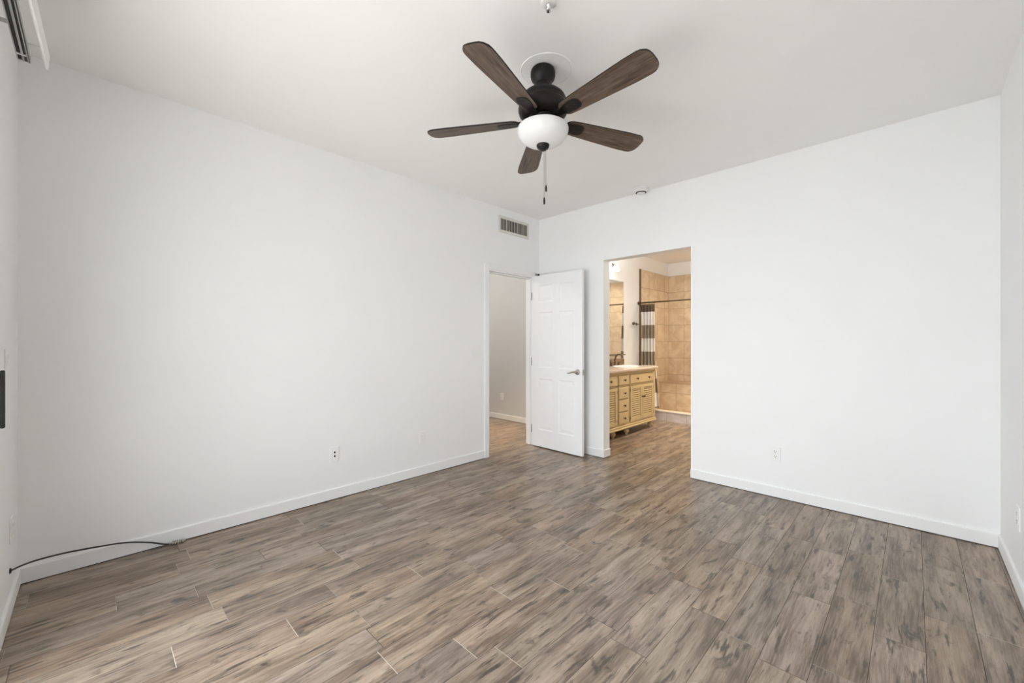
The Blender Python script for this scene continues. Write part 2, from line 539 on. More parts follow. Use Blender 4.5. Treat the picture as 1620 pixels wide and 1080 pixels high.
for (y0, y1, z0, z1) in ((DY0 - cw, DY0, 0, DZ + cw), (DY1, DY1 + cw, 0, DZ + cw), (DY0, DY1, DZ, DZ + cw)):
    box(bm, -T - ct, -T, y0, y1, z0, z1, bev=0.004)
struct('trim_3', bm, MT)

# ------------------------------------------------------------------ six-panel door, opened flat beside the back wall
DW, DTH, DH = 0.735, 0.035, 2.015
def panel_face(bm, y, out):
    """front face of the leaf with six sunk and raised panels; out = -1 or +1 along y"""
    xs = [0, 0.105, 0.325, 0.410, 0.630, DW]
    zs = [0, 0.20, 0.80, 0.93, 1.58, 1.70, 1.90, DH]
    holes = {(i, j) for i in (1, 3) for j in (1, 3, 5)}
    for i in range(5):
        for j in range(7):
            a, b, c, d = xs[i], xs[i + 1], zs[j], zs[j + 1]
            if (i, j) not in holes:
                bm.faces.new([bm.verts.new((p, y, q)) for p, q in ((a, c), (b, c), (b, d), (a, d))])
                continue
            steps = [(0, 0), (0.008, -0.0035), (0.022, -0.0035), (0.048, -0.001)]
            rings = []
            for ins, dep in steps:
                rings.append([bm.verts.new((p, y + out * dep, q)) for p, q in
                              ((a + ins, c + ins), (b - ins, c + ins), (b - ins, d - ins), (a + ins, d - ins))])
            for r0, r1 in zip(rings, rings[1:]):
                for e in range(4):
                    bm.faces.new((r0[e], r0[(e + 1) % 4], r1[(e + 1) % 4], r1[e]))
            bm.faces.new(rings[-1])
bm = bmesh.new()
panel_face(bm, 0.0, -1)
panel_face(bm, DTH, 1)
for q in (((0, 0, 0), (0, DTH, 0), (0, DTH, DH), (0, 0, DH)), ((DW, 0, 0), (DW, DTH, 0), (DW, DTH, DH), (DW, 0, DH)),
          ((0, 0, DH), (DW, 0, DH), (DW, DTH, DH), (0, DTH, DH)), ((0, 0, 0), (DW, 0, 0), (DW, DTH, 0), (0, DTH, 0))):
    bm.faces.new([bm.verts.new(v) for v in q])
bmesh.ops.remove_doubles(bm, verts=bm.verts[:], dist=0.0001)
door = struct('door_1', bm, MD)
door.location = (0.008, -0.145, 0.012)
door.rotation_euler = (0, 0, math.radians(-1.0))
door['label'] = 'white six-panel door standing open beside the back wall'
for sgn, yy in ((-1, 0.0), (1, DTH)):
    bm = bmesh.new()
    lathe(bm, [(0, 0), (0.031, 0), (0.031, 0.005 * sgn), (0.024, 0.012 * sgn), (0.013, 0.014 * sgn), (0.011, 0.045 * sgn), (0, 0.047 * sgn)], 24, (DW - 0.062, yy, 0.905), 0, 'y')
    tube(bm, spline([(DW - 0.062, yy + 0.040 * sgn, 0.905), (DW - 0.085, yy + 0.044 * sgn, 0.908), (DW - 0.115, yy + 0.044 * sgn, 0.903), (DW - 0.145, yy + 0.042 * sgn, 0.893), (DW - 0.172, yy + 0.039 * sgn, 0.892)], 5),
         [0.0105 - 0.0045 * i / 20 for i in range(21)], 12)
    obj('door_handle', bm, MNI, door)
bm = bmesh.new()
box(bm, DW - 0.0005, DW + 0.0015, 0.006, 0.029, 0.875, 0.935)
box(bm, DW, DW + 0.010, 0.011, 0.024, 0.895, 0.913, bev=0.003)
obj('latch_plate', bm, MNI, door)
for z in (0.20, 1.00, 1.78):
    bm = bmesh.new()
    lathe(bm, [(0, -0.047), (0.004, -0.047), (0.0055, -0.043), (0.0055, 0.043), (0.004, 0.047), (0, 0.047)], 12, (-0.004, -0.004, z), 0, 'z')
    box(bm, -0.002, 0.0, 0.0, 0.03, z - 0.044, z + 0.044)
    obj('hinge', bm, MAL, door)
t = thing('door_catch', 'small grey metal catch at the top of the hall doorway by the corner', 'door catch', (ct, -0.062, DZ + 0.030))
bm = bmesh.new(); box(bm, 0, 0.004, -0.030, 0.026, -0.014, 0.014, bev=0.001); obj('plate', bm, MAL, t)
bm = bmesh.new(); box(bm, 0.004, 0.022, 0.012, 0.024, -0.013, 0.010, bev=0.001); obj('hook', bm, MDK, t)

# ------------------------------------------------------------------ sliding glass door
sd = bpy.data.objects.new('door_2', None); C.objects.link(sd)
sd['kind'] = 'structure'; sd['label'] = 'white framed sliding glass door to the patio'
sd.location = (SX0, NY - 0.06, 0)
W2 = SX1 - SX0
fr = 0.045
bm = boxes((0, fr, -0.05, 0.055, 0, SZ), (W2 - fr, W2, -0.05, 0.055, 0, SZ), (fr, W2 - fr, -0.05, 0.055, SZ - fr, SZ), (fr, W2 - fr, -0.05, 0.055, 0, 0.03), bev=0.003)
obj('door_frame', bm, MT, sd)
for (a, b, y) in ((fr, W2 / 2 + 0.03, 0.012), (W2 / 2 - 0.03, W2 - fr, -0.03)):
    st = 0.06
    bm = boxes((a, a + st, y, y + 0.03, 0.03, SZ - fr), (b - st, b, y, y + 0.03, 0.03, SZ - fr),
               (a + st, b - st, y, y + 0.03, SZ - fr - st, SZ - fr), (a + st, b - st, y, y + 0.03, 0.03, 0.03 + 0.05), bev=0.003)
    pn = obj('sliding_panel', bm, MT, sd)
    bm = boxes((a + st, b - st, y + 0.013, y + 0.017, 0.08, SZ - fr - st))
    obj('glass_pane', bm, MGL, pn)
bm = bmesh.new()
hx = 0.800 - SX0
box(bm, hx - 0.008, hx + 0.008, 0.083, 0.095, 0.918, 1.140, bev=0.003)
for z in (0.940, 1.118):
    box(bm, hx - 0.006, hx + 0.006, 0.045, 0.086, z - 0.010, z + 0.010, bev=0.002)
box(bm, hx - 0.016, hx + 0.016, 0.042, 0.048, 0.905, 1.15, bev=0.002)
obj('door_handle', bm, MBR, sd)

# ------------------------------------------------------------------ vertical-blind track and its valance
t = thing('blind_track', 'grey aluminium blind track with two dark channels and loose white valance above the sliding door', 'curtain track', (0.755, -4.028, 2.367))
L = 2.35
bm = bmesh.new()
box(bm, 0, L, -0.0165, 0.0165, 0.010, 0.030, bev=0.0015)
for y in (-0.0158, 0.0158, 0.0):
    w_ = 0.0016 if y else 0.0032
    box(bm, 0, L, y - w_, y + w_, 0.0, 0.012)
box(bm, 0, L, 0.0105, 0.0165, 0.0, 0.010)
obj('rail', bm, MAL, t)
bm = bmesh.new()
box(bm, 0.002, L - 0.002, -0.0142, -0.0033, 0.004, 0.0098)
box(bm, 0.002, L - 0.002, 0.0033, 0.0103, 0.004, 0.0098)
obj('channel', bm, MDK, t, None)
bm = bmesh.new()
box(bm, -0.006, 0.000, -0.0175, 0.0175, -0.002, 0.031, bev=0.002)
obj('end_cap', bm, MAL, t)
bm = bmesh.new()
box(bm, 0.045, 0.052, -0.0145, 0.0105, -0.001, 0.006, bev=0.001)
obj('stop_clip', bm, MPL, t)
for xx in (0.25, 1.2, 2.1):
    bm = bmesh.new()
    box(bm, xx - 0.011, xx + 0.011, -0.078, -0.016, 0.008, 0.014, bev=0.001)
    box(bm, xx - 0.011, xx + 0.011, -0.078, -0.075, -0.020, 0.045, bev=0.001)
    lathe(bm, [(0, 0.003), (0.005, 0.003), (0.005, 0), (0, 0)], 10, (xx, -0.075, -0.008), 1, 'y')
    obj('wall_bracket', bm, [MAL, MDK], t)
for xx in (0.09, 1.2, 2.2):
    bm = bmesh.new()
    box(bm, xx - 0.008, xx + 0.008, 0.012, 0.062, 0.0295, 0.0325, bev=0.0008)
    obj('valance_clip', bm, MPL, t)
bm = bmesh.new()
box(bm, 0, L, -0.0015, 0.0015, 0.0, 0.060, bev=0.0007)
box(bm, 0, L, -0.006, -0.0015, 0.0, 0.002)
box(bm, 0, L, -0.006, -0.0015, 0.058, 0.060)
va = obj('valance', bm, MPL, t, loc=(-0.003, 0.064, -0.005), rot=(math.radians(-3), 0, math.radians(-1.6)))
va['label'] = 'thin white valance strip hanging loose'

# ------------------------------------------------------------------ wall plates
def plate(name, label, cat, loc, rotz, kind='outlet', group=None):
    """plate lies in local xz, facing local -y"""
    t = thing(name, label, cat, loc, (0, 0, rotz), group)
    w = 0.116 if kind == 'double_switch' else 0.072
    bm = bmesh.new()
    box(bm, -w / 2, w / 2, -0.006, 0.0, -0.059, 0.059, bev=0.003, seg=2)
    obj('cover_plate', bm, MPL, t)
    if kind == 'outlet':
        for z in (-0.0195, 0.0195):
            bm = bmesh.new()
            pts = [(0.0165 * math.cos(a) if abs(math.cos(a)) < 0.92 else 0.0165 * 0.92 * (1 if math.cos(a) > 0 else -1), 0.0145 * math.sin(a)) for a in [2 * PI * i / 24 for i in range(24)]]
            vs = prism(bm, pts, 0, 0.0022)
            bmesh.ops.transform(bm, matrix=Matrix.Translation((0, -0.0058, z)) @ Matrix.Rotation(PI / 2, 4, 'X'), verts=vs)
            r = obj('receptacle', bm, MPL, t)
            obj('slot', boxes((-0.0085, -0.0055, -0.0086, -0.0078, z - 0.001, z + 0.008)), MDK, r)
            obj('slot', boxes((0.0055, 0.0085, -0.0086, -0.0078, z - 0.001, z + 0.007)), MDK, r)
            bm = bmesh.new()
            lathe(bm, [(0, -0.0008), (0.003, -0.0008), (0.003, 0), (0, 0)], 10, (0, -0.0078, z - 0.007), 0, 'y')
            obj('ground_hole', bm, MDK, r)
    elif kind == 'rocker':
        bm = bmesh.new(); box(bm, -0.0165, 0.0165, -0.0082, -0.005, -0.033, 0.033, bev=0.0012)
        r = obj('receptacle', bm, MPL, t)
        for z in (-0.018, 0.018):
            for x in (-0.0072, 0.0072):
                obj('slot', boxes((x - 0.001, x + 0.001, -0.0086, -0.0080, z - 0.003, z + 0.005)), MAL, r)
    elif kind == 'cable':
        for z in (-0.014, 0.016):
            bm = bmesh.new()
            lathe(bm, [(0, -0.004), (0.0065, -0.004), (0.0075, 0), (0, 0)], 12, (0, -0.006, z), 0, 'y')
            obj('socket', bm, MDK, t)
    elif kind in ('switch', 'double_switch'):
        for x in ((-0.023, 0.023) if kind == 'double_switch' else (0,)):
            bm = bmesh.new()
            box(bm, x - 0.0165, x + 0.0165, -0.0085, -0.005, -0.033, 0.033, rot=Matrix.Rotation(math.radians(3), 4, 'X'), bev=0.0012)
            obj('rocker', bm, MPL, t)
    return t
LW, RWl, BW, FW = PI / 2, -PI / 2, 0.0, PI
plate('cable_outlet', 'white wall plate with two dark round sockets low on the left wall', 'cable outlet', (0, -2.494, 0.355), LW, 'cable')
plate('wall_outlet', 'white rectangular power outlet low on the left wall, nearer the hall doorway', 'outlet', (0, -1.679, 0.350), LW, 'rocker', 'wall outlets of the rooms')
plate('light_switch', 'white double light switch beside the hall doorway casing', 'light switch', (0, -1.010, 1.145), LW, 'double_switch', 'light switches of the bedroom')
plate('wall_outlet', 'white power outlet low on the back wall right of the bathroom opening', 'outlet', (2.495, 0, 0.348), BW, 'outlet', 'wall outlets of the rooms')
plate('wall_outlet', 'white power outlet low on the right wall at the frame edge', 'outlet', (RW, -0.62, 0.375), RWl, 'outlet', 'wall outlets of the rooms')
plate('wall_outlet', 'white wall plate low on the near wall just above the black cable', 'wall plate', (0.262, NY, 0.370), FW, 'rocker', 'wall outlets of the rooms')
plate('light_switch', 'white light switch on the near wall above the cable, left frame edge', 'light switch', (0.415, NY, 1.160), FW, 'switch', 'light switches of the bedroom')
plate('wall_outlet', 'white power outlet on the hall wall seen through the doorway', 'outlet', (-1.435, HY, 0.365), BW, 'outlet', 'wall outlets of the rooms')

# ------------------------------------------------------------------ supply air vent on the left wall
t = thing('air_vent', 'white wall vent grille with dark vertical slots above the hall doorway', 'vent', (0, -0.445, 2.560), (0, 0, PI / 2))
vw, vh, fw = 0.50, 0.187, 0.030
bm = boxes((-vw / 2, -vw / 2 + fw, -0.010, 0, -vh / 2, vh / 2), (vw / 2 - fw, vw / 2, -0.010, 0, -vh / 2, vh / 2),
           (-vw / 2 + fw, vw / 2 - fw, -0.010, 0, vh / 2 - fw, vh / 2), (-vw / 2 + fw, vw / 2 - fw, -0.010, 0, -vh / 2, -vh / 2 + fw), bev=0.002)
obj('frame', bm, plain('vent_white_enamel', (0.70, 0.69, 0.65), 0.4), t)
bm = boxes((-vw / 2 + fw, vw / 2 - fw, -0.0012, -0.0002, -vh / 2 + fw, vh / 2 - fw))
obj('duct_opening', bm, MDK, t)
bm = bmesh.new()
nf = 17
for i in range(nf):
    x = -vw / 2 + fw + (vw - 2 * fw) * (i + 0.5) / nf
    box(bm, x - 0.0014, x + 0.0014, -0.011, -0.002, -vh / 2 + fw, vh / 2 - fw, rot=Matrix.Rotation(math.radians((-8, 10, -25, 38, 2, -14, 30)[i % 7]), 4, 'Z'))
obj('fins', bm, plain('vent_fin_enamel', (0.58, 0.56, 0.50), 0.5), t)

# ------------------------------------------------------------------ smoke detector and ceiling sprinkler
t = thing('smoke_detector', 'round white smoke detector on the ceiling against the back wall', 'smoke detector', (1.385, -0.092, H))
bm = bmesh.new(); lathe(bm, [(0, 0), (0.074, 0), (0.074, -0.010), (0.070, -0.014), (0, -0.014)], 40); obj('mounting_base', bm, MPL, t)
bm = bmesh.new(); lathe(bm, [(0, -0.014), (0.064, -0.014), (0.066, -0.022), (0.060, -0.032), (0.049, -0.036), (0, -0.036)], 40); obj('housing', bm, MPL, t)
bm = bmesh.new(); lathe(bm, [(0.049, -0.0355), (0.050, -0.040), (0.040, -0.042), (0.038, -0.036)], 40); obj('sensor_grille', bm, MDK, t)
bm = bmesh.new(); lathe(bm, [(0, -0.036), (0.039, -0.036), (0.037, -0.047), (0.028, -0.051), (0, -0.052)], 40); obj('sensor_cap', bm, MPL, t)
t = thing('ceiling_sprinkler', 'small chrome and white sprinkler head on the ceiling at top centre', 'sprinkler', (2.142, -2.435, H))
bm = bmesh.new(); lathe(bm, [(0, 0), (0.034, 0), (0.033, -0.004), (0.020, -0.007), (0, -0.007)], 32); obj('escutcheon', bm, MPL, t)
bm = bmesh.new(); lathe(bm, [(0.010, -0.006), (0.009, -0.016), (0.005, -0.018), (0.004, -0.034), (0, -0.034)], 16); obj('nozzle', bm, MCR, t)
bm = bmesh.new()
for s in (-1, 1):
    tube(bm, [(s * 0.009, 0, -0.014), (s * 0.013, 0, -0.024), (s * 0.004, 0, -0.036)], 0.0016, 6)
lathe(bm, [(0, -0.036), (0.013, -0.036), (0.013, -0.038), (0, -0.038)], 16)
obj('deflector', bm, MCR, t)

# ------------------------------------------------------------------ ceiling fan
FX, FY = 1.838, -2.113
bm = bmesh.new()
lathe(bm, [(0, 0.0), (0.142, 0.0), (0.142, -0.0015), (0.139, -0.0038), (0.135, -0.0015), (0, -0.0015)], 56, smooth=False)
tag(obj('ceiling_patch', bm, paint('patch_paint', (0.895, 0.892, 0.885), 0.75, 0.3), loc=(FX + 0.006, FY + 0.022, H)), 'faint round painted ring on the ceiling around the fan mount', 'ceiling medallion')
fan = thing('ceiling_fan', 'dark bronze ceiling fan with five brown wooden blades and white bowl light', 'ceiling fan', (FX, FY, H - 0.0035), tuple(Matrix.Rotation(math.radians(-1.0), 3, Vector((0.7145, 0.6997, 0))).to_euler()))
Z0 = H - 0.0035
def fl(name, prof, mat, n=48, mats=None):
    bm = bmesh.new()
    lathe(bm, [(r, z - Z0) for r, z in prof], n)
    return obj(name, bm, mat, fan)
fl('canopy', [(0, H - 0.0035), (0.058, H - 0.0035), (0.064, 2.730), (0.0675, 2.718), (0.0675, 2.698), (0.064, 2.684), (0.052, 2.668), (0.043, 2.660), (0.043, 2.657), (0, 2.657)], MBR)
fl('downrod_collar', [(0, 2.66), (0.038, 2.66), (0.043, 2.650), (0.043, 2.632), (0.037, 2.622), (0.034, 2.600), (0, 2.600)], MBR)
fl('motor_housing', [(0, 2.606), (0.045, 2.606), (0.080, 2.602), (0.104, 2.593), (0.118, 2.580), (0.125, 2.566), (0.127, 2.556), (0.1235, 2.554), (0.128, 2.551),
                     (0.130, 2.541), (0.1265, 2.539), (0.131, 2.536), (0.133, 2.528), (0.1345, 2.518), (0.1345, 2.506), (0.130, 2.492),
                     (0.121, 2.482), (0.108, 2.473), (0.090, 2.467), (0, 2.467)], MBR, 56)
fl('switch_housing', [(0, 2.468), (0.082, 2.468), (0.084, 2.452), (0.080, 2.446), (0.092, 2.440), (0.100, 2.425), (0.128, 2.416), (0.134, 2.411), (0.134, 2.405), (0, 2.405)], MBR)
fl('light_bowl', [(0.1365, 2.412), (0.139, 2.405), (0.138, 2.392), (0.131, 2.372), (0.116, 2.352), (0.095, 2.337), (0.068, 2.326), (0.036, 2.320), (0, 2.318)], MBO, 64)
fl('finial', [(0, 2.326), (0.033, 2.3245), (0.0355, 2.319), (0.034, 2.310), (0.029, 2.302), (0.021, 2.297), (0.018, 2.293), (0.010, 2.290), (0, 2.289)], MBR, 32)
# blades
def blade_outline():
    pts = []
    R0, R1 = 0.135, 0.664
    half = lambda r: 0.048 + 0.0225 * min(1, (r - R0) / 0.40)
    top = []
    # rounded root
    for a in range(0, 91, 15):
        top.append((R0 + 0.035 * (1 - math.cos(math.radians(a))), (0.048) * (0.25 + 0.75 * math.sin(math.radians(a)))))
    for r in (0.22, 0.30, 0.38, 0.46, 0.54, 0.60):
        top.append((r, half(r)))
    cr = 0.052
    for a in range(0, 91, 10):
        top.append((R1 - cr + cr * math.sin(math.radians(a)), half(0.62) - cr + cr * math.cos(math.radians(a)) ))
    # gentle crown at the tip
    top = [(x - 0.010 * (1 if x > 0.66 else 0) * (y / 0.07) ** 2, y) for x, y in top]
    return top + [(x, -y) for x, y in reversed(top)]
BO = blade_outline()
ZB = 2.453
for k in range(5):
    ang = math.radians(68 + 72 * k)
    pitch = math.radians(-12)
    bm = bmesh.new()
    prism(bm, BO, -0.004, 0.004)
    bmesh.ops.bevel(bm, geom=[e for e in bm.edges if abs(e.verts[0].co.z - e.verts[1].co.z) < 1e-5 and len(e.link_faces) == 2], offset=0.0012, segments=1, affect='EDGES')
    for f in bm.faces:
        f.material_index = 0 if abs(f.normal.z) > 0.9 or f.calc_area() > 0.01 else 1
    bl = obj('blade', bm, [MBL, MBR], fan, loc=(0, 0, ZB - Z0))
    bl.rotation_euler = Matrix.Rotation(ang, 3, 'Z').to_4x4().to_3x3().to_euler()
    bl.rotation_mode = 'XYZ'
    bl.rotation_euler = (Matrix.Rotation(ang, 3, 'Z') @ Matrix.Rotation(pitch, 3, 'X')).to_euler()
    # iron: a tongue under the blade root and an arm rising to the motor
    bm = bmesh.new()
    tg = [(0.145, 0.024), (0.175, 0.031), (0.210, 0.036), (0.236, 0.034), (0.250, 0.025), (0.255, 0.010)]
    vs = prism(bm, tg + [(x, -y) for x, y in reversed(tg)], -0.0085, -0.0045)
    vs += prism(bm, [(0.088, 0.015), (0.155, 0.022), (0.155, -0.022), (0.088, -0.015)], -0.0085, 0.004)
    bmesh.ops.bevel(bm, geom=bm.edges[:], offset=0.001, segments=1, affect='EDGES')
    for sx, sy in ((0.185, 0.015), (0.185, -0.015), (0.225, 0.0)):
        lathe(bm, [(0.005, -0.0085), (0.004, -0.0105), (0, -0.011)], 10, (sx, sy, 0))
    bmesh.ops.transform(bm, matrix=Matrix.Rotation(pitch, 4, 'X'), verts=bm.verts[:])
    box(bm, 0.060, 0.100, -0.014, 0.014, 0.000, 0.020, bev=0.003)
    ir = obj('blade_iron', bm, MBR, fan, loc=(0, 0, ZB - Z0), rot=(0, 0, ang))
def chain(dx, dy, zend, fob):
    bm = bmesh.new()
    z = 2.292
    tube(bm, [(dx, dy, z - Z0), (dx, dy, zend + fob - Z0)], 0.0009, 6)
    while z > zend + fob:
        lathe(bm, [(0, 0.0015), (0.0015, 0), (0, -0.0015)], 6, (dx, dy, z - Z0))
        z -= 0.008
    ch = obj('pull_chain', bm, MBZ, fan)
    bm = bmesh.new()
    lathe(bm, [(0, fob), (0.0025, fob), (0.004, fob - 0.006), (0.0055, fob * 0.5), (0.0050, 0.004), (0.003, 0), (0, 0)], 14, (dx, dy, zend - Z0))
    obj('pull_fob', bm, MBR, ch)
chain(0.005, 0.004, 1.995, 0.038)
chain(0.013, 0.010, 2.064, 0.036)

# ------------------------------------------------------------------ coaxial cable lying over the left baseboard
cb = thing('coaxial_cable', 'black coaxial cable running from the near wall to the left baseboard', 'cable', (0.295, NY, 0.187))
def cp(x, y, z):
    return (x - 0.295, y - NY, z - 0.187)
bm = bmesh.new()
path = spline([cp(0.295, NY + 0.002, 0.187), cp(0.24, -4.070, 0.180), cp(0.17, -4.02, 0.163), cp(0.09, -3.93, 0.135), cp(0.055, -3.80, 0.110), cp(0.036, -3.70, 0.088), cp(0.032, -3.60, 0.052), cp(0.034, -3.535, 0.020), cp(0.037, -3.50, 0.012)], 8)
tube(bm, path, 0.0042, 8)
obj('cord', bm, MCAB, cb)
bm = bmesh.new(); lathe(bm, [(0, 0), (0.013, 0), (0.012, 0.004), (0.006, 0.007), (0, 0.007)], 16, cp(0.295, NY, 0.187), 0, 'y'); obj('wall_grommet', bm, MBR, cb)
bm = bmesh.new()
for i in range(5):
    y = -3.495 + i * 0.011
    lathe(bm, [(0, 0), (0.009, 0), (0.0125, 0.002), (0.0125, 0.006), (0.009, 0.008), (0, 0.008)], 10, cp(0.038 + i * 0.001, y, 0.013), 0, 'y')
tube(bm, [cp(0.037, -3.51, 0.013), cp(0.042, -3.43, 0.013)], 0.0055, 8)
obj('connector', bm, plain('dull_nickel', (0.42, 0.40, 0.35), 0.35, 0.8), cb)

# ------------------------------------------------------------------ bathroom: shower
TT = 0.018
ts = struct('wall_shower_side', boxes((0, TT, 2.595, BY, 0, 2.46)), MTS)
struct('wall_shower_back', boxes((TT, BX, BY - 0.008, BY + 0.012, 0, 2.46)), MTB)
struct('wall_shower_right', boxes((BX - TT, BX, 2.595, BY, 0, 2.46)), MTS)
struct('trim_4', boxes((0, TT + 0.004, 2.572, 2.595, 0.0, 2.465)), MBD)  # dark strip stands for tile edge grout and its painted shadow
bm = boxes((TT, BX - TT, 3.30, BY - 0.016, 0.03, 0.515))
bm2 = bm
box(bm, TT, BX - TT, 3.290, BY - 0.016, 0.515, 0.526, mat=1)
tag(obj('shower_bench', bm, [MTN, plain('brown_tile_edge', (0.48, 0.35, 0.22), 0.35, 0, 0.1)]), 'beige tiled bench along the back wall of the shower', 'shower bench')
bm = boxes((0.0, BX, 2.452, 2.590, 0.0, 0.140))
box(bm, 0.0, BX, 2.444, 2.592, 0.140, 0.154, mat=1, bev=0.003)
tag(obj('shower_curb', bm, [MTC, plain('cream_curb_cap', (0.78, 0.70, 0.60), 0.25)]), 'low pale tiled curb at the shower entrance', 'shower curb')
struct('floor_shower', boxes((0, BX, 2.59, BY, 0.0, 0.03)), MTF)
rod = thing('curtain_rod', 'thin bronze curtain rod across the top of the shower entrance', 'curtain rod', (TT, 2.535, 1.890))
bm = bmesh.new(); tube(bm, [(0.002, 0, 0), (BX - 2 * TT - 0.002 + TT, 0, 0)], 0.0105, 12); obj('rod', bm, MBZ, rod)
bm = bmesh.new(); lathe(bm, [(0, -TT), (0.026, -TT), (0.026, -TT + 0.01), (0.012, -TT + 0.022), (0.0108, -TT + 0.03)], 20, (0, 0, 0), 0, 'x'); obj('wall_flange', bm, MBZ, rod)
bm = bmesh.new(); lathe(bm, [(0, 0), (0.026, 0), (0.026, -0.01), (0.012, -0.022)], 20, (BX - TT, 0, 0), 0, 'x'); obj('wall_flange', bm, MBZ, rod)
cu = thing('shower_curtain', 'brown and white striped shower curtain gathered at the left of the rod', 'shower curtain', (0.055, 2.525, 0.16))
bm = bmesh.new()
NU, NV = 97, 46
grid = []
for j in range(NV):
    v = j / (NV - 1)
    z = 1.862 - v * (1.862 - 0.20)
    flare = 1 + 0.10 * v + 0.42 * max(0, (v - 0.55) / 0.45) ** 1.2
    out = -0.10 * max(0, (v - 0.70) / 0.30) ** 1.2
    amp = 0.040 + 0.010 * v
    rowv = []
    for i in range(NU):
        u = i / (NU - 1)
        ph = u * 2 * PI * 4.5
        x = 0.235 * flare * (u + 0.018 * math.sin(ph * 2 + v * 2))
        y = amp * math.sin(ph + 0.8 * math.sin(v * 3)) + out * (0.6 + 0.5 * u) - 0.008
        rowv.append(bm.verts.new((x, y, z - 0.16)))
    grid.append(rowv)
for j in range(NV - 1):
    for i in range(NU - 1):
        f = bm.faces.new((grid[j][i], grid[j][i + 1], grid[j + 1][i + 1], grid[j + 1][i])); f.smooth = True
co = obj('fabric', bm, MCUR, cu)
so = co.modifiers.new('thickness', 'SOLIDIFY'); so.thickness = 0.002
for i in range(10):
    u = (i + 0.5) / 10
    bm = bmesh.new()
    pts = [(0.0155 * math.cos(a), 0, 0.0155 * math.sin(a)) for a in [2 * PI * q / 16 for q in range(17)]]
    tube(bm, pts, 0.0020, 6, cap=False)
    obj('curtain_ring', bm, MBR, cu, loc=(0.245 * u, 0.010, 1.726), rot=(0, 0, PI / 2))

# ------------------------------------------------------------------ bathroom: vanity
VX0, VX1, VY0, VY1 = 0.012, 0.560, 0.205, 1.985
va = thing('bathroom_vanity', 'cream wooden vanity with louvred doors, drawers and turned feet', 'vanity cabinet', (0.0, -0.035, 0.0))
bm = bmesh.new()
box(bm, VX0, VX1 - 0.02, VY0, VY1, 0.13, 0.845)
box(bm, VX1 - 0.02, VX1 - 0.004, VY0, VY1, 0.13, 0.165)
box(bm, VX1 - 0.02, VX1 - 0.004, VY0, VY1, 0.812, 0.845)
box(bm, VX1 - 0.02, VX1 - 0.004, VY0, VY1, 0.655, 0.675)
for y in (VY0 + 0.022, 0.925, 1.228, VY1 - 0.030):
    box(bm, VX1 - 0.02, VX1 - 0.004, y - 0.022, y + 0.022, 0.165, 0.812)
box(bm, VX1 - 0.006, VX1 + 0.006, VY1 - 0.045, VY1 + 0.006, 0.165, 0.83, bev=0.003)
obj('cabinet_body', bm, MVB, va)
bm = bmesh.new()
box(bm, VX0, VX1 + 0.012, VY0 - 0.012, VY1 + 0.012, 0.118, 0.148, bev=0.006)
box(bm, VX0, VX1 + 0.022, VY0 - 0.022, VY1 + 0.022, 0.098, 0.120, bev=0.006)
obj('base_moulding', bm, MVB, va)
bm = bmesh.new()
box(bm, VX0, VX1 + 0.014, VY0 - 0.010, VY1 + 0.014, 0.835, 0.852, bev=0.004)
obj('cornice_moulding', bm, MVB, va)
foot = [(0, 0.100), (0.036, 0.100), (0.036, 0.088), (0.026, 0.084), (0.024, 0.078), (0.034, 0.068), (0.038, 0.052), (0.035, 0.036), (0.024, 0.024), (0.018, 0.012), (0.022, 0.004), (0.020, 0.0), (0, 0)]
for fx in (VX1 - 0.045, VX0 + 0.05):
    for fy in (0.245, 0.885, 1.235, VY1 - 0.055):
        bm = bmesh.new(); lathe(bm, foot, 24, (fx, fy, 0)); obj('foot', bm, MVB, va)
XF = VX1 - 0.004
def knob(parent, y, z):
    bm = bmesh.new()
    lathe(bm, [(0, 0), (0.008, 0), (0.0055, 0.006), (0.0055, 0.014), (0.013, 0.018), (0.0155, 0.024), (0.012, 0.030), (0, 0.032)], 16, (XF + 0.016, y, z), 0, 'x')
    obj('knob', bm, MBZ, parent)
def drawer(y0, y1, z0, z1, knobs):
    bm = bmesh.new()
    box(bm, XF - 0.012, XF + 0.016, y0, y1, z0, z1, bev=0.005)
    d = obj('drawer', bm, MVB, va)
    for y in knobs:
        knob(d, y, (z0 + z1) / 2)
def louvre_door(y0, y1, z0, z1, hinge_y, knob_y):
    s = 0.042
    bm = bmesh.new()
    for b in ((y0, y0 + s, z0, z1), (y1 - s, y1, z0, z1), (y0 + s, y1 - s, z1 - s, z1), (y0 + s, y1 - s, z0, z0 + s)):
        box(bm, XF - 0.004, XF + 0.016, *b, bev=0.003)
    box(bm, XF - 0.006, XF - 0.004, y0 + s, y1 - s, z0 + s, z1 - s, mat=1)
    n = 14
    for i in range(n):
        z = z0 + s + (z1 - z0 - 2 * s) * (i + 0.5) / n
        box(bm, XF + 0.003, XF + 0.008, y0 + s, y1 - s, z - 0.0102, z + 0.0102, rot=Matrix.Rotation(math.radians(-20), 4, 'Y'))
    d = obj('door', bm, [MVB, MVD], va)
    knob(d, knob_y, z0 + (z1 - z0) * 0.66)
    for z in (z0 + 0.055, z1 - 0.055):
        bm = bmesh.new()
        tube(bm, [(XF + 0.012, hinge_y, z - 0.022), (XF + 0.012, hinge_y, z + 0.022)], 0.0045, 8)
        obj('hinge', bm, MBZ, d)
zt0, zt1, zd0, zd1 = 0.680, 0.808, 0.170, 0.650
drawer(1.255, 1.925, zt0, zt1, (1.42, 1.76))
drawer(0.952, 1.200, zt0, zt1, (1.076,))
drawer(0.220, 0.898, zt0, zt1, (0.39, 0.73))
for z0, z1 in ((0.170, 0.322), (0.334, 0.486), (0.498, 0.650)):
    drawer(0.952, 1.200, z0, z1, (1.076,))
louvre_door(1.255, 1.588, zd0, zd1, 1.250, 1.568)
